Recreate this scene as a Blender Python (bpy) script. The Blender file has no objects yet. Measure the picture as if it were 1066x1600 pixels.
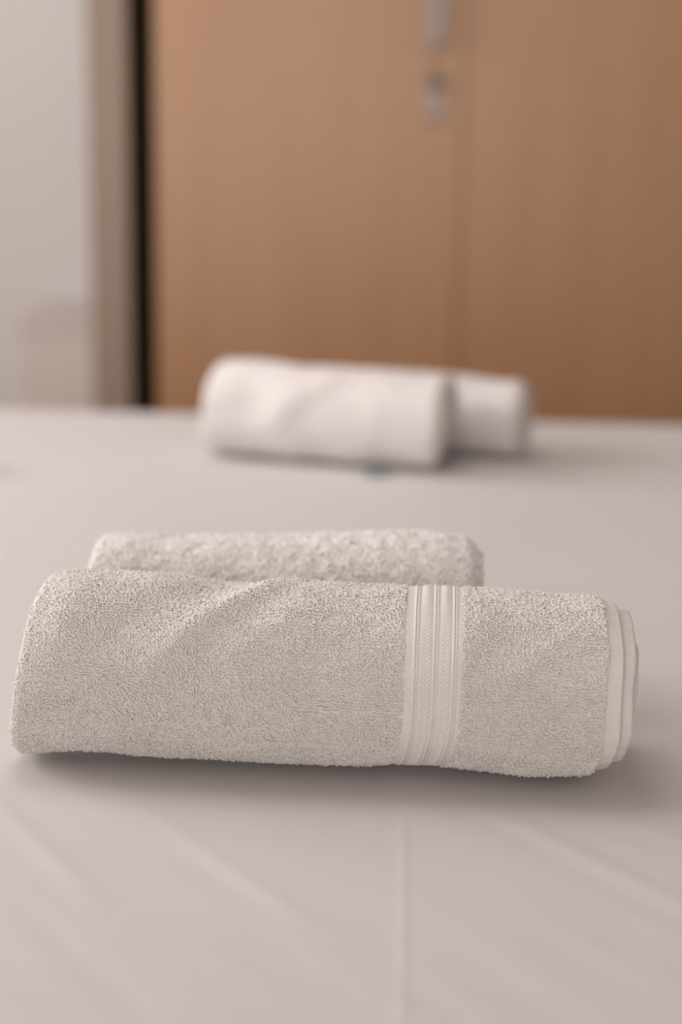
import bpy, math
import numpy as np
from mathutils import Matrix, Vector, Euler

scene = bpy.context.scene
COL = scene.collection
BT = 0.50            # height of the bed top above the floor

# ------------------------------------------------------------------ camera
cam_d = bpy.data.cameras.new('camera')
cam = bpy.data.objects.new('camera', cam_d)
COL.objects.link(cam)
PITCH, ROLL = math.radians(13.6), math.radians(1.0)
cam.matrix_world = (Matrix.Translation((0, 0, BT + 0.346)) @
                    Matrix.Rotation(math.pi / 2 - PITCH, 4, 'X') @
                    Matrix.Rotation(ROLL, 4, 'Z'))
cam_d.sensor_fit = 'VERTICAL'
cam_d.sensor_height = 36.0
cam_d.lens = 2444.0 / 1600 * 36
cam_d.clip_start = 0.01
cam_d.dof.use_dof = True
cam_d.dof.focus_distance = 0.838
cam_d.dof.aperture_fstop = 2.7
scene.camera = cam

# ------------------------------------------------------------------ world, exposure, daylight and added lights
w = bpy.data.worlds.new('world')
scene.world = w
w.use_nodes = True
bg = w.node_tree.nodes['Background']
bg.inputs[0].default_value = (0.86, 0.90, 1.0, 1)
bg.inputs[1].default_value = 1.0
vs = scene.view_settings
vs.view_transform = 'Standard'
vs.look = 'None'
vs.gamma = 1.0
vs.exposure = 0.16
vs.use_curve_mapping = False


def area_light(name, loc, rot, sx, sy, power, color):
    d = bpy.data.lights.new(name, 'AREA')
    d.shape = 'RECTANGLE'
    d.size, d.size_y = sx, sy
    d.energy = power
    d.color = color
    o = bpy.data.objects.new(name, d)
    o.location = loc
    o.rotation_euler = rot
    COL.objects.link(o)
    return o


# daylight through the left window; fill through a window added behind the camera
area_light('daylight_left', (-2.0, 1.55, 1.50), (0, math.radians(-90), 0), 1.6, 1.7, 50, (1.0, 0.94, 0.92))
area_light('fill_light_behind', (-.6, -2.34, 1.10), (math.radians(90), 0, 0), 2.0, 2.0, 35, (1.0, 0.93, 0.90))

# unseen ceiling lamp, added for top light and falloff along the bed
area_light('added_top_light', (-.35, 1.25, 2.53), (0, 0, 0), 0.86, 0.86, 7.0, (1.0, 0.94, 0.92))


# ------------------------------------------------------------------ helpers
def mesh_np(name, verts, quads, mat, parent=None, smooth=True):
    verts = np.ascontiguousarray(verts, dtype=np.float32)
    quads = np.ascontiguousarray(quads, dtype=np.int32)
    k = quads.shape[1]
    me = bpy.data.meshes.new(name)
    me.vertices.add(len(verts))
    me.vertices.foreach_set('co', verts.ravel())
    me.loops.add(quads.size)
    me.loops.foreach_set('vertex_index', quads.ravel())
    me.polygons.add(len(quads))
    me.polygons.foreach_set('loop_start', np.arange(0, quads.size, k, dtype=np.int32))
    me.polygons.foreach_set('loop_total', np.full(len(quads), k, dtype=np.int32))
    me.polygons.foreach_set('use_smooth', np.full(len(quads), smooth, dtype=bool))
    me.update(calc_edges=True)
    me.materials.append(mat)
    o = bpy.data.objects.new(name, me)
    COL.objects.link(o)
    if parent is not None:
        o.parent = parent
    return o


def grid_quads(ni, nj, off=0, wrap_j=False):
    i = np.arange(ni - 1)[:, None]
    nj2 = nj if wrap_j else nj - 1
    j = np.arange(nj2)[None, :]
    jn = (j + 1) % nj
    return np.stack([i * nj + j, i * nj + jn, (i + 1) * nj + jn, (i + 1) * nj + j], -1).reshape(-1, 4) + off


def box_mesh(boxes, bevel=0.0):
    """list of (x0,x1,y0,y1,z0,z1) -> chamfered boxes, verts and quads via bmesh"""
    import bmesh
    bm = bmesh.new()
    for (x0, x1, y0, y1, z0, z1) in boxes:
        r = bmesh.ops.create_cube(bm, size=1.0)
        for v in r['verts']:
            v.co = Vector(((x0 + x1) / 2 + v.co.x * (x1 - x0), (y0 + y1) / 2 + v.co.y * (y1 - y0),
                           (z0 + z1) / 2 + v.co.z * (z1 - z0)))
    if bevel > 0:
        bmesh.ops.bevel(bm, geom=list(bm.edges), offset=bevel, segments=3, affect='EDGES', profile=0.5)
    return bm


def obj_bm(name, bm, mat, parent=None, smooth=False):
    me = bpy.data.meshes.new(name)
    bm.to_mesh(me)
    bm.free()
    for p in me.polygons:
        p.use_smooth = smooth
    me.materials.append(mat)
    o = bpy.data.objects.new(name, me)
    COL.objects.link(o)
    if parent is not None:
        o.parent = parent
    return o


def boxes(name, bl, mat, parent=None, bevel=0.0):
    return obj_bm(name, box_mesh(bl, bevel), mat, parent)


def empty(name, loc, rz=0.0):
    o = bpy.data.objects.new(name, None)
    o.empty_display_size = 0.05
    o.location = loc
    o.rotation_euler = (0, 0, rz)
    COL.objects.link(o)
    return o


def tag(o, label=None, cat=None, group=None, kind=None):
    if label: o['label'] = label
    if cat: o['category'] = cat
    if group: o['group'] = group
    if kind: o['kind'] = kind
    return o


class Noise2:
    """smooth 2-D value noise"""
    def __init__(self, seed, n=256):
        self.g = np.random.default_rng(seed).uniform(-1, 1, (n, n))
        self.n = n

    def __call__(self, x, y):
        x = np.asarray(x, float); y = np.asarray(y, float)
        xi = np.floor(x).astype(int); yi = np.floor(y).astype(int)
        fx = x - xi; fy = y - yi
        fx = fx * fx * (3 - 2 * fx); fy = fy * fy * (3 - 2 * fy)
        n = self.n
        a = self.g[xi % n, yi % n]; b = self.g[(xi + 1) % n, yi % n]
        c = self.g[xi % n, (yi + 1) % n]; d = self.g[(xi + 1) % n, (yi + 1) % n]
        return (a * (1 - fx) + b * fx) * (1 - fy) + (c * (1 - fx) + d * fx) * fy


def sstep(a, b, x):
    t = np.clip((x - a) / (b - a), 0, 1)
    return t * t * (3 - 2 * t)


# ------------------------------------------------------------------ materials
def new_mat(name, color, rough=0.8, spec=0.3, sheen=0.0):
    m = bpy.data.materials.new(name)
    m.use_nodes = True
    b = m.node_tree.nodes['Principled BSDF']
    b.inputs['Base Color'].default_value = (*color, 1)
    b.inputs['Roughness'].default_value = rough
    b.inputs['Specular IOR Level'].default_value = spec
    b.inputs['Sheen Weight'].default_value = sheen
    return m


def add_noise_color(m, c1, c2, scale, stretch=(1, 1, 1), detail=4, bump=0.0, bump_scale=None, dist=0.001):
    nt = m.node_tree
    b = nt.nodes['Principled BSDF']
    tc = nt.nodes.new('ShaderNodeTexCoord')
    mp = nt.nodes.new('ShaderNodeMapping')
    mp.inputs['Scale'].default_value = stretch
    nz = nt.nodes.new('ShaderNodeTexNoise')
    nz.inputs['Scale'].default_value = scale
    nz.inputs['Detail'].default_value = detail
    cr = nt.nodes.new('ShaderNodeValToRGB')
    cr.color_ramp.elements[0].position = 0.3
    cr.color_ramp.elements[1].position = 0.7
    cr.color_ramp.elements[0].color = (*c1, 1)
    cr.color_ramp.elements[1].color = (*c2, 1)
    L = nt.links.new
    L(tc.outputs['Object'], mp.inputs['Vector'])
    L(mp.outputs[0], nz.inputs['Vector'])
    L(nz.outputs['Fac'], cr.inputs[0])
    L(cr.outputs[0], b.inputs['Base Color'])
    if bump > 0:
        n2 = nt.nodes.new('ShaderNodeTexNoise')
        n2.inputs['Scale'].default_value = bump_scale or scale * 4
        n2.inputs['Detail'].default_value = 3
        bp = nt.nodes.new('ShaderNodeBump')
        bp.inputs['Strength'].default_value = bump
        bp.inputs['Distance'].default_value = dist
        L(mp.outputs[0], n2.inputs['Vector'])
        L(n2.outputs['Fac'], bp.inputs['Height'])
        L(bp.outputs[0], b.inputs['Normal'])
    return m


M_terry = add_noise_color(new_mat('terry_cotton', (.84, .78, .74), 0.95, 0.1, 0.15),
                          (.81, .745, .705), (.84, .775, .735), 30)
M_terry2 = add_noise_color(new_mat('fluffy_terry_cotton', (.84, .78, .76), 0.95, 0.1, 0.15),
                           (.86, .795, .775), (.89, .83, .81), 30)
M_terry_far = add_noise_color(new_mat('soft_terry_cotton', (.84, .78, .76), 0.95, 0.1, 0.15),
                              (.80, .73, .72), (.83, .765, .755), 30, bump=0.6, bump_scale=500, dist=0.002)
M_woven = add_noise_color(new_mat('woven_cotton', (.80, .73, .69), 0.85, 0.2, 0.1),
                          (.765, .705, .67), (.80, .74, .71), 60, bump=0.35, bump_scale=2200, dist=0.0004)
M_sheet = add_noise_color(new_mat('bed_linen', (.80, .75, .73), 0.7, 0.25, 0.1),
                          (.632, .585, .578), (.652, .604, .597), 5)
M_mattress = add_noise_color(new_mat('mattress_fabric', (.75, .72, .68), 0.9), (.72, .69, .65), (.78, .75, .71), 12)
M_tag = add_noise_color(new_mat('tag_ribbon', (.22, .32, .32), 0.7), (.18, .28, .29), (.26, .36, .36), 200)
M_wall = add_noise_color(new_mat('painted_plaster', (.73, .69, .67), 0.9, 0.2),
                         (.70, .65, .638), (.72, .67, .658), 2.5, bump=0.05, bump_scale=300)
M_ceil = add_noise_color(new_mat('ceiling_paint', (.7, .67, .64), 0.95, 0.1), (.69, .66, .63), (.72, .69, .66), 2)
M_floor = add_noise_color(new_mat('floor_wood', (.35, .22, .14), 0.5, 0.4),
                          (.28, .17, .10), (.40, .26, .17), 3, (1, 12, 1))
M_wood = add_noise_color(new_mat('beech_veneer', (.40, .21, .12), 0.38, 0.6),
                         (.395, .207, .108), (.432, .232, .122), 3.0, (6, 6, 0.5), 6, bump=0.03, bump_scale=40)
M_frame = add_noise_color(new_mat('taupe_laminate', (.30, .22, .17), 0.6, 0.3),
                          (.285, .205, .16), (.315, .23, .18), 3.0, (6, 6, 0.5))
M_dark = add_noise_color(new_mat('dark_inner_board', (.05, .03, .02), 0.8, 0.2), (.035, .022, .015), (.055, .035, .022), 5)
M_metal = add_noise_color(new_mat('brushed_nickel', (.55, .50, .48), 0.38, 0.5), (.26, .20, .175), (.31, .245, .21), 8, (1, 1, 30))
M_metal.node_tree.nodes['Principled BSDF'].inputs['Metallic'].default_value = 0.6
M_hole = new_mat('keyhole_brass', (.16, .11, .06), 0.5, 0.5)
M_white = add_noise_color(new_mat('cream_lacquer', (.62, .56, .53), 0.6, 0.2), (.64, .56, .52), (.67, .59, .545), 3)
M_winframe = add_noise_color(new_mat('window_paint', (.8, .8, .78), 0.4, 0.4), (.78, .78, .76), (.82, .82, .80), 4)
M_glass = new_mat('window_glass', (1, 1, 1), 0.0, 0.5)
_g = M_glass.node_tree
_t = _g.nodes.new('ShaderNodeBsdfTransparent')
_t.inputs[0].default_value = (.96, .98, .97, 1)
_gl = _g.nodes.new('ShaderNodeBsdfGlossy'); _gl.inputs['Roughness'].default_value = 0.02
_mx = _g.nodes.new('ShaderNodeMixShader'); _mx.inputs[0].default_value = 0.06
_g.links.new(_t.outputs[0], _mx.inputs[1]); _g.links.new(_gl.outputs[0], _mx.inputs[2])
_g.links.new(_mx.outputs[0], _g.nodes['Material Output'].inputs['Surface'])

# ------------------------------------------------------------------ room shell
X0, X1, Y0, Y1, ZC = -1.85, 2.3, -2.2, 3.42, 2.6


def struct(name, bl, mat, parent=None, bevel=0.0):
    o = boxes(name, bl, mat, parent, bevel)
    if parent is None:
        o['kind'] = 'structure'
    return o


struct('floor', [(X0 - .1, X1 + .1, Y0 - .1, Y1 + .1, -0.1, 0)], M_floor)
struct('ceiling', [(X0 - .1, X1 + .1, Y0 - .1, Y1 + .1, ZC, ZC + .1)], M_ceil)
struct('wall_back', [(X0 - .1, X1 + .1, Y1, Y1 + .1, 0, ZC)], M_wall)
struct('wall_right', [(X1, X1 + .1, Y0, Y1, 0, ZC)], M_wall)
wy0, wy1, wz0, wz1 = 0.70, 2.40, 0.70, 2.30
wz3 = 2.10
struct('wall_left', [(X0 - .1, X0, Y0, wy0, 0, ZC), (X0 - .1, X0, wy1, Y1, 0, ZC),
                     (X0 - .1, X0, wy0, wy1, 0, wz0), (X0 - .1, X0, wy0, wy1, wz1, ZC)], M_wall)
wz2 = .06
bx0, bx1 = -1.6, 0.4
struct('wall_front', [(X0 - .1, bx0, Y0 - .1, Y0, 0, ZC), (bx1, X1 + .1, Y0 - .1, Y0, 0, ZC),
                      (bx0, bx1, Y0 - .1, Y0, 0, wz2), (bx0, bx1, Y0 - .1, Y0, wz3, ZC)], M_wall)
wl = struct('window_1', [(X0 - .08, X0 - .03, wy0, wy0 + .05, wz0, wz1), (X0 - .08, X0 - .03, wy1 - .05, wy1, wz0, wz1),
                         (X0 - .08, X0 - .03, wy0 + .05, wy1 - .05, wz0, wz0 + .05), (X0 - .08, X0 - .03, wy0 + .05, wy1 - .05, wz1 - .05, wz1),
                         (X0 - .08, X0 - .03, 1.525, 1.575, wz0 + .05, wz1 - .05)], M_winframe)
g1 = struct('glass_pane', [(X0 - .058, X0 - .052, wy0 + .05, wy1 - .05, wz0 + .05, wz1 - .05)], M_glass, wl)
wb = struct('added_fill_window', [(bx0, bx0 + .05, Y0 - .08, Y0 - .03, wz2, wz3), (bx1 - .05, bx1, Y0 - .08, Y0 - .03, wz2, wz3),
                         (bx0 + .05, bx1 - .05, Y0 - .08, Y0 - .03, wz2, wz2 + .05), (bx0 + .05, bx1 - .05, Y0 - .08, Y0 - .03, wz3 - .05, wz3)], M_winframe)  # unseen window, added to let in fill from behind the camera
g2 = struct('glass_pane', [(bx0 + .05, bx1 - .05, Y0 - .058, Y0 - .052, wz2 + .05, wz3 - .05)], M_glass, wb)
struct('baseboard_back', [(X0, X1, Y1 - .015, Y1, 0, .08)], M_winframe)

cl = empty('added_ceiling_lamp', (-.35, 1.25, 2.60))  # fixture for the added top light, out of view
tag(cl, 'square flat white lamp added out of view above the bed for top light', 'lamp')
boxes('frame', [(-.47, .47, -.47, -.44, -.06, -.001), (-.47, .47, .44, .47, -.06, -.001),
                (-.47, -.44, -.44, .44, -.06, -.001), (.44, .47, -.44, .44, -.06, -.001)], M_winframe, cl)
boxes('diffuser', [(-.44, .44, -.44, .44, -.045, -.03)], M_winframe, cl)

# ------------------------------------------------------------------ wardrobe (yawed with the bed)
YAW = math.radians(-2.3)
wd = empty('wardrobe', (0, 2.80, 0), YAW)
tag(wd, 'large two-door wardrobe of warm brown beech veneer standing behind the bed', 'wardrobe')
WT = 2.25                                # height
sx0, sx1 = -0.455, -0.386                # left stile
dx0 = -0.338                             # left edge of the left door
seam = 0.176
dR = 0.71
boxes('side_panel', [(sx0, sx1, 0, .50, 0, WT)], M_frame, wd, .002)
boxes('inner_board', [(sx1, dR + .05, .30, .32, 0.02, WT - .03)], M_dark, wd)
boxes('side_panel', [(dR + .032, dR + .112, 0, .50, 0, WT)], M_frame, wd, .002)
boxes('top_panel', [(sx1, dR + .032, 0.06, .50, WT - .03, WT)], M_frame, wd)
boxes('plinth', [(sx1, dR + .032, .06, .08, 0, .09)], M_dark, wd)
d1 = boxes('door', [(dx0, seam - .002, 0.005, .027, .10, WT - .035)], M_wood, wd, .002)
d2 = boxes('door', [(seam + .002, dR, 0.005, .027, .10, WT - .035)], M_wood, wd, .002)
boxes('cover_strip', [(seam - .012, seam + .022, 0.001, .005, .10, WT - .035)], M_wood, d2, .0015)
boxes('lower_rail', [(dx0 + .004, seam - .014, -0.003, .005, .10, .43)], M_wood, d1, .0015)
boxes('lower_rail', [(seam + .024, dR - .004, -0.003, .005, .10, .43)], M_wood, d2, .0015)


# handle: nickel back plate with a bow grip on two feet
def handle(cx, z0, z1, parent):
    import bmesh
    bm = box_mesh([(cx - .018, cx + .018, -.001, .005, z0, z1)], .0012)
    for zz in (z0 + .014, z1 - .014):
        r = bmesh.ops.create_cone(bm, cap_ends=True, segments=20, radius1=.004, radius2=.004, depth=.028,
                                  matrix=Matrix.Translation((cx, -.014, zz)) @ Matrix.Rotation(math.pi / 2, 4, 'X'))
    r = bmesh.ops.create_cube(bm, size=1.0)
    for v in r['verts']:
        v.co = Vector((cx + v.co.x * .020, -.030 + v.co.y * .007, (z0 + z1) / 2 + v.co.z * (z1 - z0 - .012)))
    bmesh.ops.bevel(bm, geom=list({e for v in r['verts'] for e in v.link_edges}), offset=.0025, segments=3, affect='EDGES')
    return obj_bm('handle', bm, M_metal, parent)


tag(handle(.148, BT + .49, BT + .67, d1), 'brushed nickel handle')


def keyplate(cx, z0, z1, parent):
    import bmesh
    bm = bmesh.new()
    n = 28
    rim = []
    h = (z1 - z0) / 2; zc = (z0 + z1) / 2; rw = .017
    for k in range(n):
        a = 2 * math.pi * k / n
        rim.append((cx + rw * math.cos(a), zc + (h - rw) * (1 if math.sin(a) >= 0 else -1) + rw * math.sin(a)))
    f = [bm.verts.new((x, -.0005, z)) for x, z in rim]
    b = [bm.verts.new((x, .005, z)) for x, z in rim]
    fi = [bm.verts.new((cx + (x - cx) * .9, -.002, zc + (z - zc) * .96)) for x, z in rim]
    bm.faces.new(list(reversed(fi)))
    for k in range(n):
        bm.faces.new((f[k], f[(k + 1) % n], b[(k + 1) % n], b[k]))
        bm.faces.new((fi[k], fi[(k + 1) % n], f[(k + 1) % n], f[k]))
    bmesh.ops.recalc_face_normals(bm, faces=list(bm.faces))
    p = obj_bm('lock_plate', bm, M_metal, parent)
    bm = bmesh.new()
    bmesh.ops.create_cone(bm, cap_ends=True, segments=28, radius1=.0135, radius2=.0125, depth=.012,
                          matrix=Matrix.Translation((cx, -.007, z1 - .017)) @ Matrix.Rotation(math.pi / 2, 4, 'X'))
    r = bmesh.ops.create_cube(bm, size=1.0)
    for v in r['verts']:
        v.co = Vector((cx + v.co.x * .003, -.0135 + v.co.y * .002, z1 - .017 + v.co.z * .012))
    q = obj_bm('lock_cylinder', bm, M_hole, p)
    tag(q, 'dark bronze lock cylinder')
    return p


tag(keyplate(.1475, BT + .369, BT + .453, d1), 'nickel lock plate')

# low cabinet against the back wall, left of the wardrobe
cb = empty('low_cabinet', (-.56, 3.20, 0))
tag(cb, 'low pale cream cabinet against the wall left of the wardrobe', 'cabinet')
boxes('cabinet_body', [(-.09, .10, -.10, .20, .06, BT - .045)], M_white, cb, .003)
boxes('cabinet_top', [(-.097, .107, -.108, .20, BT - .0445, BT - .024)], M_white, cb, .003)
cdr = boxes('door', [(-.083, .093, -.112, -.1005, .075, BT - .052)], M_white, cb, .002)
obj_bm('knob', box_mesh([(.070, .084, -.128, -.112, .33, .344)], .003), M_metal, cdr)
for sxx in (-.08, .08):
    for syy in (-.08, .17):
        boxes('leg', [(sxx - .012, sxx + .012, syy - .012, syy + .012, 0, .06)], M_white, cb)

# ------------------------------------------------------------------ bed
BY0, BY1, BX0, BX1 = 0.10, 1.962, -1.05, 1.00
bed = empty('bed', (0, 0, 0), YAW)
tag(bed, 'low bed with pale mattress under the smooth white sheet', 'bed')
boxes('mattress', [(BX0 + .01, BX1 - .01, BY0 + .01, BY1 - .01, .26, BT - .006)], M_mattress, bed, .025)
boxes('bed_base', [(BX0 + .02, BX1 - .02, BY0 + .02, BY1 - .02, .10, .26)], M_frame, bed, .005)
for ax in (BX0 + .1, BX1 - .1):
    for ay in (BY0 + .1, BY1 - .1):
        boxes('leg', [(ax - .03, ax + .03, ay - .03, ay + .03, 0, .10)], M_frame, bed)

# sheet: one cloth over the top with rounded, falling sides
nzA, nzB, nzC = Noise2(1), Noise2(2), Noise2(3)


def sheet_relief(x, y):
    """small wrinkles of the pulled cloth (world coordinates)"""
    z = np.zeros_like(x)
    # diagonal soft pulls running right and towards the viewer
    a = math.radians(-52)
    u = x * math.cos(a) + y * math.sin(a); v = -x * math.sin(a) + y * math.cos(a)
    z += 0.00025 * nzA(u * 6, v * 38) * sstep(.85, .70, y)
    z += 0.0003 * nzB(u * 14, v * 80) * sstep(.85, .70, y)
    z += 0.0007 * nzC(x * 9, y * 9)

    def ridge(p, q, wdt, h):
        px, py = p; qx, qy = q
        dx, dy = qx - px, qy - py
        L = math.hypot(dx, dy)
        s = ((x - px) * dx + (y - py) * dy) / L
        d = ((x - px) * -dy + (y - py) * dx) / L
        return h * np.exp(-(d / wdt) ** 2) * sstep(-.02, .03, s) * sstep(L + .02, L - .03, s)
    z += ridge((.0355, .76), (.024, .45), .0019, .00045)      # ironed crease down the middle
    z += ridge((-.10, .76), (-.01, .64), .006, .0005)
    z += ridge((-.19, .78), (-.11, .66), .007, .0006)
    z += ridge((.08, .77), (.21, .60), .008, .0006)
    z += ridge((.155, .75), (.25, .66), .006, .0006)
    # pushed-up fold of cloth at the far left
    z += ridge((-.52, 1.60), (-.345, 1.572), .014, .014)
    return z


def axis_pts(a, b, fine_a, fine_b, fine, coarse):
    p1 = np.arange(a, fine_a, coarse); p2 = np.arange(fine_a, fine_b, fine); p3 = np.arange(fine_b, b + 1e-6, coarse)
    return np.concatenate([p1, p2, p3])


R_ = .03; drop = .30


def fold_axis(a, b, pts):
    """parameter line with falls at both ends: returns (coordinate, z-drop)"""
    c, d = [], []
    for z in np.linspace(drop, R_, 8)[:-1]:
        c.append(a); d.append(z)
    for t in np.linspace(0, math.pi / 2, 8)[:-1]:
        c.append(a + R_ * (1 - math.sin(t))); d.append(R_ * (1 - math.cos(t)))
    c2, d2 = list(c), list(d)
    c2 = [a + (R_ - R_ * math.cos(t)) for t in np.linspace(0, math.pi / 2, 8)[:-1]]
    d2 = [R_ - R_ * math.sin(t) for t in np.linspace(0, math.pi / 2, 8)[:-1]]
    lo_c = [a] * 7 + c2; lo_d = list(np.linspace(drop, R_, 8)[:-1]) + d2
    mid = [p for p in pts if a + R_ <= p <= b - R_]
    hi_c = [a + b - q for q in reversed(lo_c)]; hi_d = list(reversed(lo_d))
    return np.array(lo_c + mid + hi_c), np.array(lo_d + [0.0] * len(mid) + hi_d)


gx, dx_ = fold_axis(BX0, BX1, axis_pts(BX0, BX1, -.32, .34, .0022, .012))
gy, dy_ = fold_axis(BY0, BY1, axis_pts(BY0, BY1, .50, .86, .0022, .010))
GX, GY = np.meshgrid(gx, gy, indexing='ij')
DZ = np.maximum(dx_[:, None], dy_[None, :])
cy_, sy_ = math.cos(YAW), math.sin(YAW)
WX = GX * cy_ - GY * sy_; WY = GX * sy_ + GY * cy_
RZ = sheet_relief(WX, WY) * (DZ < 1e-4)
SV = np.stack([GX, GY, BT - DZ + RZ], -1).reshape(-1, 3)
sheet = mesh_np('bed_sheet', SV, grid_quads(len(gx), len(gy))[:, ::-1], M_sheet)
sheet.rotation_euler = (0, 0, YAW)
tag(sheet, 'smooth white cotton sheet stretched over the bed with one faint ironed crease', 'sheet')


# ------------------------------------------------------------------ rolled towels
class Roll:
    """A towel rolled to a spiral. u runs along the roll (m), th round it:
    0 bottom, pi/2 towards the viewer, pi top, 3pi/2 the back."""

    def __init__(s, name, loc, yaw, us, b, lift, a, uL, uR, T=.0085, turns=4.6, n=2.3, seed=0,
                 ridges=None, tele=.0, lslant=0.0, rslant=0.0, lump=.0010, clump=None, inner_step=.002, endfall=0.0, endfallR=0.0):
        s.root = empty(name, loc, yaw)
        s.us, s.b_, s.l_ = np.array(us), np.array(b), np.array(lift)
        s.a, s.uL, s.uR, s.T, s.turns, s.n = a, uL, uR, T, turns, n
        s.N1, s.N2, s.N3 = Noise2(seed + 10), Noise2(seed + 11), Noise2(seed + 12)
        s.ridges = ridges; s.tele = tele; s.lslant = lslant; s.rslant = rslant
        s.lump = lump; s.clump = clump; s.inner_step = inner_step; s.endfall = endfall; s.endfallR = endfallR

    def scale(s, th):
        t = th / (2 * math.pi)
        k = s.T / s.a * 1.02
        t0 = .80
        return 1 - k * (sstep(t0, 1.0, t) + np.maximum(t - 1.0, 0))

    def edgeL(s, th):
        t = th / (2 * math.pi)
        front = .5 + .5 * np.cos(th)                         # 1 at the bottom, 0 at the top
        return s.uL - s.lslant * front + s.inner_step * np.floor(t + .0) * sstep(0, 1, t) + .0016 * s.N2(th * 1.1, 3.3)

    def edgeR(s, th):
        front = .5 + .5 * np.cos(th)
        return s.uR - s.rslant * front ** 3 + .0008 * s.N2(th * 1.7, 9.1)

    def pos(s, u, th, rad):
        """rad: radial offset outward in metres from the outer profile of scale 1"""
        u, th, rad = np.broadcast_arrays(np.asarray(u, float), np.asarray(th, float), np.asarray(rad, float))
        b = np.interp(u, s.us, s.b_); l = np.interp(u, s.us, s.l_)
        ca, sa = -np.sin(th), -np.cos(th)
        e = 2 / s.n
        cw = np.sign(ca) * np.abs(ca) ** e; sz = np.sign(sa) * np.abs(sa) ** e
        R0 = s.a
        first = sstep(2.4 * math.pi, 1.6 * math.pi, th)
        d = s.lump * s.N1(u * 28 + 5, (th % (2 * math.pi)) * 1.5) * (0.3 + .7 * first)
        if s.ridges is not None:
            d = d + s.ridges(u, th) * first
        if s.clump is not None:
            d = d + s.clump[0] * s.N3(u / s.clump[1], th * s.a / s.clump[1]) * first
        d = d * sstep(0.15, 0.5, np.minimum(th, 9))          # the resting line stays on the sheet
        if s.endfall > 0:
            d = d - s.endfall * sstep(s.uL + .030, s.uL - s.lslant - .006, u) ** 1.6 * np.clip(-np.cos(th) * .8 + .6, 0, 1)
        if s.endfallR > 0:
            d = d - s.endfallR * sstep(s.uR - .014, s.uR + .001, u) ** 2
        k = 1 + (rad + d) / R0
        return np.stack([u, cw * s.a * k, l + b + sz * b * k], -1)

    def body(s, mat, nu=170, nth=150, loops=None, bands=()):
        ths = np.linspace(0.0, 2 * math.pi * s.turns, int(nth * s.turns))
        sc = s.scale(ths)
        o = (sc - 1) * s.a                                    # outer surface offset
        T = s.T * .93
        lin = np.linspace(1, 0, nu)
        arc = np.linspace(0, math.pi, 12)[1:-1]
        eL = s.edgeL(ths); eR = s.edgeR(ths)
        A = eL + T / 2
        U = [eR[:, None] + (A - eR)[:, None] * (1 - lin)[None, :]]
        Rr = [np.repeat(o[:, None], nu, 1)]
        U.append(A[:, None] - (T / 2) * np.sin(arc)[None, :])
        Rr.append(o[:, None] - T / 2 + (T / 2) * np.cos(arc)[None, :])
        ni = nu // 3
        U.append(A[:, None] + (eR - A)[:, None] * np.linspace(0, 1, ni)[None, :])
        Rr.append(np.repeat((o - T)[:, None], ni, 1))
        U = np.concatenate(U, 1); Rr = np.concatenate(Rr, 1)
        # the loose outer end thins towards its tip
        P = s.pos(U, ths[:, None] + 0 * U, Rr)
        V = P.reshape(-1, 3)
        nj = U.shape[1]
        Q = grid_quads(len(ths), nj, 0, True)
        # caps at both ends of the spiral strip
        capq = []
        for base in (0, (len(ths) - 1) * nj):
            for k in range(nj // 2 - 1):
                capq.append((base + k, base + k + 1, base + nj - 2 - k, base + nj - 1 - k))
        Q = np.concatenate([Q, np.array(capq)])
        if loops is not None:
            V2, Q2 = s.loops(offset=len(V), bands=bands, **loops)
            V = np.concatenate([V, V2]); Q = np.concatenate([Q, Q2])
        return mesh_np('terry_cloth', V, Q, mat, s.root)

    def loops(s, offset, row, step, length, height, thick, th0=.12, th1=5.2, bands=(), seed=5, jitter=.35,
              align=.7, left=True):
        rng = np.random.default_rng(seed)
        # rows at equal distances round the section
        tq = np.linspace(th0 - .2, th1 + .2, 6000)
        ca, sa = -np.sin(tq), -np.cos(tq)
        ex = 2 / s.n
        px = np.sign(ca) * np.abs(ca) ** ex * s.a; pz = np.sign(sa) * np.abs(sa) ** ex * s.a
        arc = np.concatenate([[0], np.cumsum(np.hypot(np.diff(px), np.diff(pz)))])
        A0, A1 = np.interp([th0, th1], tq, arc)
        T0 = np.arange(A0, A1, row)
        us, ths = [], []
        umin = s.uL - s.lslant
        for t in T0:
            uu = np.arange(umin, s.uR + .002, step)
            uu = uu + rng.uniform(-.5, .5, len(uu)) * step * 1.2
            tt = np.interp(t + s.N2(uu * 55, 40 + t * 180) * row * .9 + rng.normal(0, 1, len(uu)) * row * jitter, arc, tq)
            us.append(uu); ths.append(tt)
        u = np.concatenate(us); th = np.concatenate(ths)
        keep = (u > s.edgeL(th) + s.T / 2 - .001) & (u < s.edgeR(th) - .0006)
        for f in bands:
            lo, hi = f(th)
            keep &= ~((u > lo) & (u < hi))
        u, th = u[keep], th[keep]
        r = np.zeros_like(u) + (s.scale(th) - 1) * s.a
        ph = np.zeros_like(u)
        if left:                                               # nubs on the rounded left folds
            ul, tl, rl, pl = [], [], [], []
            for turn in range(2):
                ta = np.arange(th0, 5.4, step * 1.1 / s.a)
                for a_ in np.linspace(.08, math.pi * .93, 9):
                    t2 = ta + 2 * math.pi * turn + rng.normal(0, .3, len(ta)) * step / s.a
                    o = (s.scale(t2) - 1) * s.a
                    h = s.T * .93 / 2
                    aa = a_ + rng.normal(0, .08, len(t2))
                    ul.append(s.edgeL(t2) + h - h * np.sin(aa)); rl.append(o - h + h * np.cos(aa)); tl.append(t2); pl.append(aa)
            u = np.concatenate([u] + ul); th = np.concatenate([th] + tl)
            r = np.concatenate([r] + rl); ph = np.concatenate([ph] + pl)
        # local frame by finite differences
        e = 6e-4
        P = s.pos(u, th, r)
        du = s.pos(u + e, th, r) - P; dt = s.pos(u, th + e / s.a, r) - P
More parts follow.
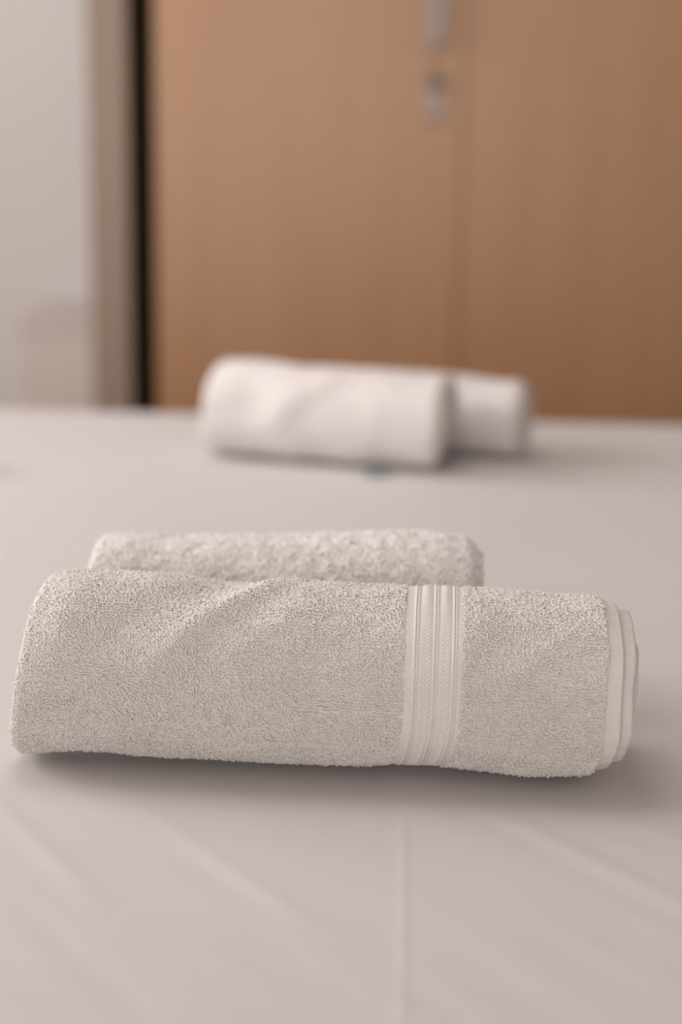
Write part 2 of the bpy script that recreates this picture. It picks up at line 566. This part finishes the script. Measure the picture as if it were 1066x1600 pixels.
        du /= np.linalg.norm(du, axis=1)[:, None]; dt /= np.linalg.norm(dt, axis=1)[:, None]
        nrm = np.cross(dt, du)
        nrm /= np.linalg.norm(nrm, axis=1)[:, None]
        out = s.pos(u, th, r + e) - P
        sg = np.sign((nrm * out).sum(1))[:, None]
        nrm = nrm * sg
        c_, s_ = np.cos(ph)[:, None], np.sin(ph)[:, None]
        n2 = nrm * c_ - du * s_; du = du * c_ + nrm * s_
        nrm = n2
        m = len(u)
        # direction of the arch: mostly round the roll or along it, drifting in patches
        ang = s.N2(u * 60, th * 4) * .75 + rng.normal(0, 1 - align + .2, m) + np.where(rng.random(m) < .22, math.pi / 2, 0)
        D = du * np.cos(ang)[:, None] + dt * np.sin(ang)[:, None]
        E_ = np.cross(nrm, D)
        L = length * rng.uniform(.7, 1.3, m)[:, None]
        Hh = (height * rng.uniform(.65, 1.25, m) * np.where(rng.random(m) < .12, 1.7, 1.0))[:, None]
        lean = (du * s.N1(u * 90 + 40, th * 6)[:, None] + dt * s.N3(u * 90, th * 6 + 30)[:, None]) * height * .9 \
            + rng.normal(0, .3, (m, 1)) * E_ * height
        K = 6
        S = 4
        rings = []
        for k in range(K):
            t = k / (K - 1)
            c = P + D * (t - .5) * L + nrm * (Hh * math.sin(math.pi * t) ** .8 - .0002) + lean * math.sin(math.pi * t) \
                + E_ * (math.sin(2 * math.pi * t) * .25) * L
            tang = D * L * 1.0 + nrm * Hh * math.pi * math.cos(math.pi * t)
            tang = tang / np.linalg.norm(tang, axis=1)[:, None]
            n1 = np.cross(tang, E_); n1 /= np.linalg.norm(n1, axis=1)[:, None]
            w_ = thick / 2 * (.75 + .35 * math.sin(math.pi * t))
            for q in range(S):
                a_ = 2 * math.pi * q / S + .4
                rings.append(c + (n1 * math.cos(a_) + E_ * math.sin(a_)) * w_)
        V = np.stack(rings, 1)                                 # m, K*S, 3
        idx = []
        for k in range(K - 1):
            for q in range(S):
                idx.append((k * S + q, k * S + (q + 1) % S, (k + 1) * S + (q + 1) % S, (k + 1) * S + q))
        idx = np.array(idx)
        Q = (np.arange(m)[:, None, None] * (K * S) + idx[None]) + offset
        return V.reshape(-1, 3), Q.reshape(-1, 4)

    def hem(s, mat, width=.0080, turns=3, tele=(0, .0068, .0092), rib=.00018):
        """flat woven selvedge strips beyond the pile, one for each side of the doubled cloth"""
        Vs, Qs, off = [], [], 0
        for side in (0, 1):
            n = int(220 * turns)
            ths = np.linspace(0.35, 2 * math.pi * turns - .5, n)
            tt = ths / (2 * math.pi)
            te = tele if side == 0 else (tele[1] * .85, tele[2] * .95, tele[2])
            t_ex = np.interp(tt, [0, .85, 1.05, 1.9, 2.1, turns], [te[0], te[0], te[1], te[1], te[2], te[2]])
            o = (s.scale(ths) - 1) * s.a - (.0014 if side == 0 else s.T * .93 - .0022)
            start = s.edgeR(ths) - .003
            end = s.edgeR(ths) + width + t_ex + (0.0 if side == 0 else .0012) + .0006 * s.N1(ths * 2.2, side * 9 + 3.)
            # the loose corner at the beginning of the strip
            nu = 12
            lin = np.linspace(0, 1, nu)
            U = start[:, None] + (end - start)[:, None] * lin[None, :]
            flare = .0012 * s.N2(ths * 2.0 + side * 7, 5.5)[:, None] * lin[None, :] ** 1.5
            ribs = rib * np.sin(ths * s.a / .0016 * 1.0)[:, None] * sstep(0, .3, lin)[None, :]
            ridge = .0005 * np.exp(-((U - start[:, None] - .0040) / .0006) ** 2)
            Rt = o[:, None] + flare + ribs + ridge - .0012 * lin[None, :] ** 2
            Rb = Rt - .0009
            TH = ths[:, None] + 0 * U
            Pt = s.pos(U, TH, Rt); Pb = s.pos(U, TH, Rb)[:, ::-1]
            P = np.concatenate([Pt, Pb], 1)
            Vs.append(P.reshape(-1, 3)); Qs.append(grid_quads(n, 2 * nu, off, True)); off += P.shape[0] * P.shape[1]
            capq = []
            b0 = off - P.shape[0] * P.shape[1]
            for base in (b0, off - 2 * nu):
                for k in range(nu - 1):
                    capq.append((base + k, base + k + 1, base + 2 * nu - 2 - k, base + 2 * nu - 1 - k))
            Qs.append(np.array(capq))
        return mesh_np('woven_hem', np.concatenate(Vs), np.concatenate(Qs), mat, s.root)

    def dobby(s, mat, f, th0=.25, th1=5.0, raise_=.0006):
        """flat woven border: cords with a groove and columns of chevrons between them"""
        nth = int((th1 - th0) * s.a / .00022)
        ths = np.linspace(th0, th1, nth)
        nu = 250
        v = np.linspace(0, 1, nu)
        lo, hi = f(ths)
        U = lo[:, None] + (hi - lo)[:, None] * v[None, :]
        TH = ths[:, None] + 0 * U
        arcl = TH * s.a
        Vv = v[None, :] + 0 * U
        W = .031
        h = np.zeros_like(U)

        def col(c, w):
            return np.exp(-(((Vv - c) * W) / w) ** 2)
        for c in (.200, .530, .855):                           # pairs of twisted cords
            tw = .82 + .18 * np.sin(arcl / .0019 * 2 * math.pi)
            wob = .00010 * np.sin(arcl / .0019 * 2 * math.pi) / W
            h += .00085 * np.exp(-(((Vv - c + .018 + wob) * W) / .00060) ** 2) * tw
            h += .00065 * np.exp(-(((Vv - c - .028 + wob) * W) / .00050) ** 2) * (1.64 - tw)
            h -= .00045 * np.exp(-(((Vv - c - .004 + wob) * W) / .00022) ** 2)
        for c, hw in ((.375, .085), (.700, .080)):             # chevron columns
            x = (Vv - c) / hw
            m = sstep(1.08, .92, np.abs(x))
            ph = arcl / .0024 - np.abs(x) * .95
            ch = (.5 + .5 * np.cos(ph * 2 * math.pi)) ** .8
            h += m * (.00042 * 1.35 * ch * (1 - .35 * np.exp(-(x / .12) ** 2)) + .0001)
        for c, hw in ((.06, .055), (.965, .03)):               # plain ends with fine weave
            m = sstep(1.1, .9, np.abs((Vv - c) / hw))
            h += m * .00008 * np.sin(arcl / .0011 * 2 * math.pi)
        h += .00004 * np.sin(arcl / .0007 * 2 * math.pi)
        edge = sstep(0, .03, Vv) * sstep(1, .97, Vv)
        Rr = (s.scale(TH) - 1) * s.a + raise_ * edge + h * edge - .0003
        P = s.pos(U, TH, Rr)
        Pb = s.pos(U[:, ::-1], TH, (s.scale(TH) - 1) * s.a - .0011)
        P = np.concatenate([P, Pb[:, ::25]], 1)
        nj = P.shape[1]
        return mesh_np('border_band', P.reshape(-1, 3), grid_quads(nth, nj, 0, True), mat, s.root)


# ---- the large towel in front
def big_ridges(u, th):
    """folds of the outer wrap: (u along the roll, height round the front)"""
    d = np.zeros(np.broadcast(u, th).shape)

    def rd(u0, t0, u1, t1, w, h):
        A = .05
        x, y = u, th * A
        px, py, qx, qy = u0, t0 * A, u1, t1 * A
        dx, dy = qx - px, qy - py
        L = math.hypot(dx, dy)
        ss = ((x - px) * dx + (y - py) * dy) / L
        dd = ((x - px) * -dy + (y - py) * dx) / L
        return h * np.exp(-(dd / w) ** 2) * sstep(-.015, .02, ss) * sstep(L + .015, L - .02, ss)
    d = d + rd(-.028, 3.35, -.100, 1.80, .0075, .0040)       # bright diagonal fold
    d = d + rd(-.060, 3.25, -.128, 2.00, .0110, -.0026)      # hollow left of it
    d = d + rd(-.010, 2.75, -.062, 1.95, .0070, .0014)
    d = d + rd(.030, 2.6, -.02, 1.9, .0080, -.0010)
    d = d + rd(.085, 3.0, .060, 1.6, .0080, .0010)
    d = d + rd(.125, 2.5, .085, 1.7, .0070, .0012)
    d = d + rd(-.140, 2.9, -.165, 1.2, .010, .0014)
    return d


us = np.arange(-.165, .156, .02)
bb = [.0493, .0487, .0485, .0490, .0491, .0480, .0484, .0494, .0494, .0487, .0480, .0478, .0481, .0482, .0478, .0473, .0463]
ll = [.0014, .0032, .0032, .0022, .0012, .0010, .0004, .0002, .0000, .0006, .0024, .0026, .0010, .0003, .0000, .0006, .0022]
us = np.concatenate([[-.20, -.182], us, [.175]])
bb = [.0462, .0480] + bb + [.0455]
ll = [.0034, .0014] + ll + [.0030]
big = Roll('rolled_bath_towel', (0, .832, BT + .0024), math.radians(-3.5), us, bb, ll, .0495, -.1655, .1450,
           seed=3, ridges=big_ridges, lslant=.0135, rslant=.005, lump=.0010, endfall=.007)
tag(big.root, 'large white rolled bath towel in front with a woven herringbone band near its right end', 'towel',
    )


def band_f(th, pad=0.0):
    front = np.clip(1 - th / 1.5, 0, 1)
    c0 = .0372 - .012 * front ** 1.3
    return c0 - pad, c0 + .0315 + pad


big.body(M_terry, nu=260, nth=240, bands=(lambda t: band_f(t, -.0002),),
         loops=dict(row=.00148, step=.00098, length=.0021, height=.00085, thick=.00094, jitter=.15, align=.8))
tag(big.dobby(M_woven, band_f), 'flat herringbone woven band with twisted cords')
tag(big.hem(M_woven), 'flat ribbed selvedge')

# ---- the small fluffy towel behind it
us2 = np.array([-.20, -.14, -.08, -.02, .04, .07, .09, .12])
small = Roll('rolled_hand_towel', (-.030, .9435, BT + .0015), math.radians(-2.5), us2,
             [.0482, .0484, .0478, .0490, .0506, .0510, .0508, .048], [.0002] * 8, .0495, -.123, .1185,
             seed=21, T=.010, turns=3.8, n=2.2, lump=.0012, clump=(.0008, .006), rslant=0, endfall=.004, endfallR=.008)
tag(small.root, 'short fluffy white rolled towel lying right behind the large front towel', 'towel')
small.body(M_terry2, nu=200, nth=170,
           loops=dict(row=.0018, step=.0016, length=.0030, height=.0008, thick=.0017, align=.2, seed=8, th0=.3))

# ---- the two towels at the back of the bed
us3 = np.array([-.13, -.09, -.05, -.01, .03, .07, .12])


def far_ridges(u, th):
    return .003 * np.exp(-((u - .2 * (th - 2.0) * .3 + .02) / .02) ** 2) * sstep(1.0, 1.6, th) * sstep(3.6, 3.0, th)


farF = Roll('rolled_hand_towel', (-.0150, 1.665, BT + .0012), math.radians(-17), us3,
            [.0500, .0515, .0512, .0500, .0500, .0502, .0498], [.0004] * 7, .049, -.126, .128,
            seed=40, T=.011, turns=3.4, n=2.3, lump=.0020, clump=(.0007, .005), ridges=far_ridges, lslant=.006, rslant=.008)
tag(farF.root, 'blurred short white rolled towel at the far side, nearer and left of its pair', 'towel')
farF.body(M_terry_far, nu=130, nth=150)
tag(farF.hem(M_woven, width=.004, turns=2, tele=(0, .003, .003)), 'thin flat woven edge')
tg = boxes('care_tag', [(.058, .082, -.066, -.044, .0006, .0018)], M_tag, farF.root, .0003)
tag(tg, 'small grey-green fabric tag sticking out at the foot of the roll')

us4 = np.array([-.14, -.06, 0, .06, .10, .14])
farR = Roll('rolled_bath_towel', (.060, 1.7475, BT + .0012), math.radians(-17), us4,
            [.042, .043, .043, .0430, .042, .040], [.0004] * 6, .0445, -.125, .142,
            seed=60, T=.010, turns=3.4, n=2.3, lump=.0020, clump=(.0006, .005), rslant=0)
tag(farR.root, 'blurred white rolled towel at the far side, its right end sticking out behind the other', 'towel')
farR.body(M_terry_far, nu=130, nth=150)
tag(farR.hem(M_woven, width=.004, turns=2, tele=(0, .003, .003)), 'thin flat woven edge')
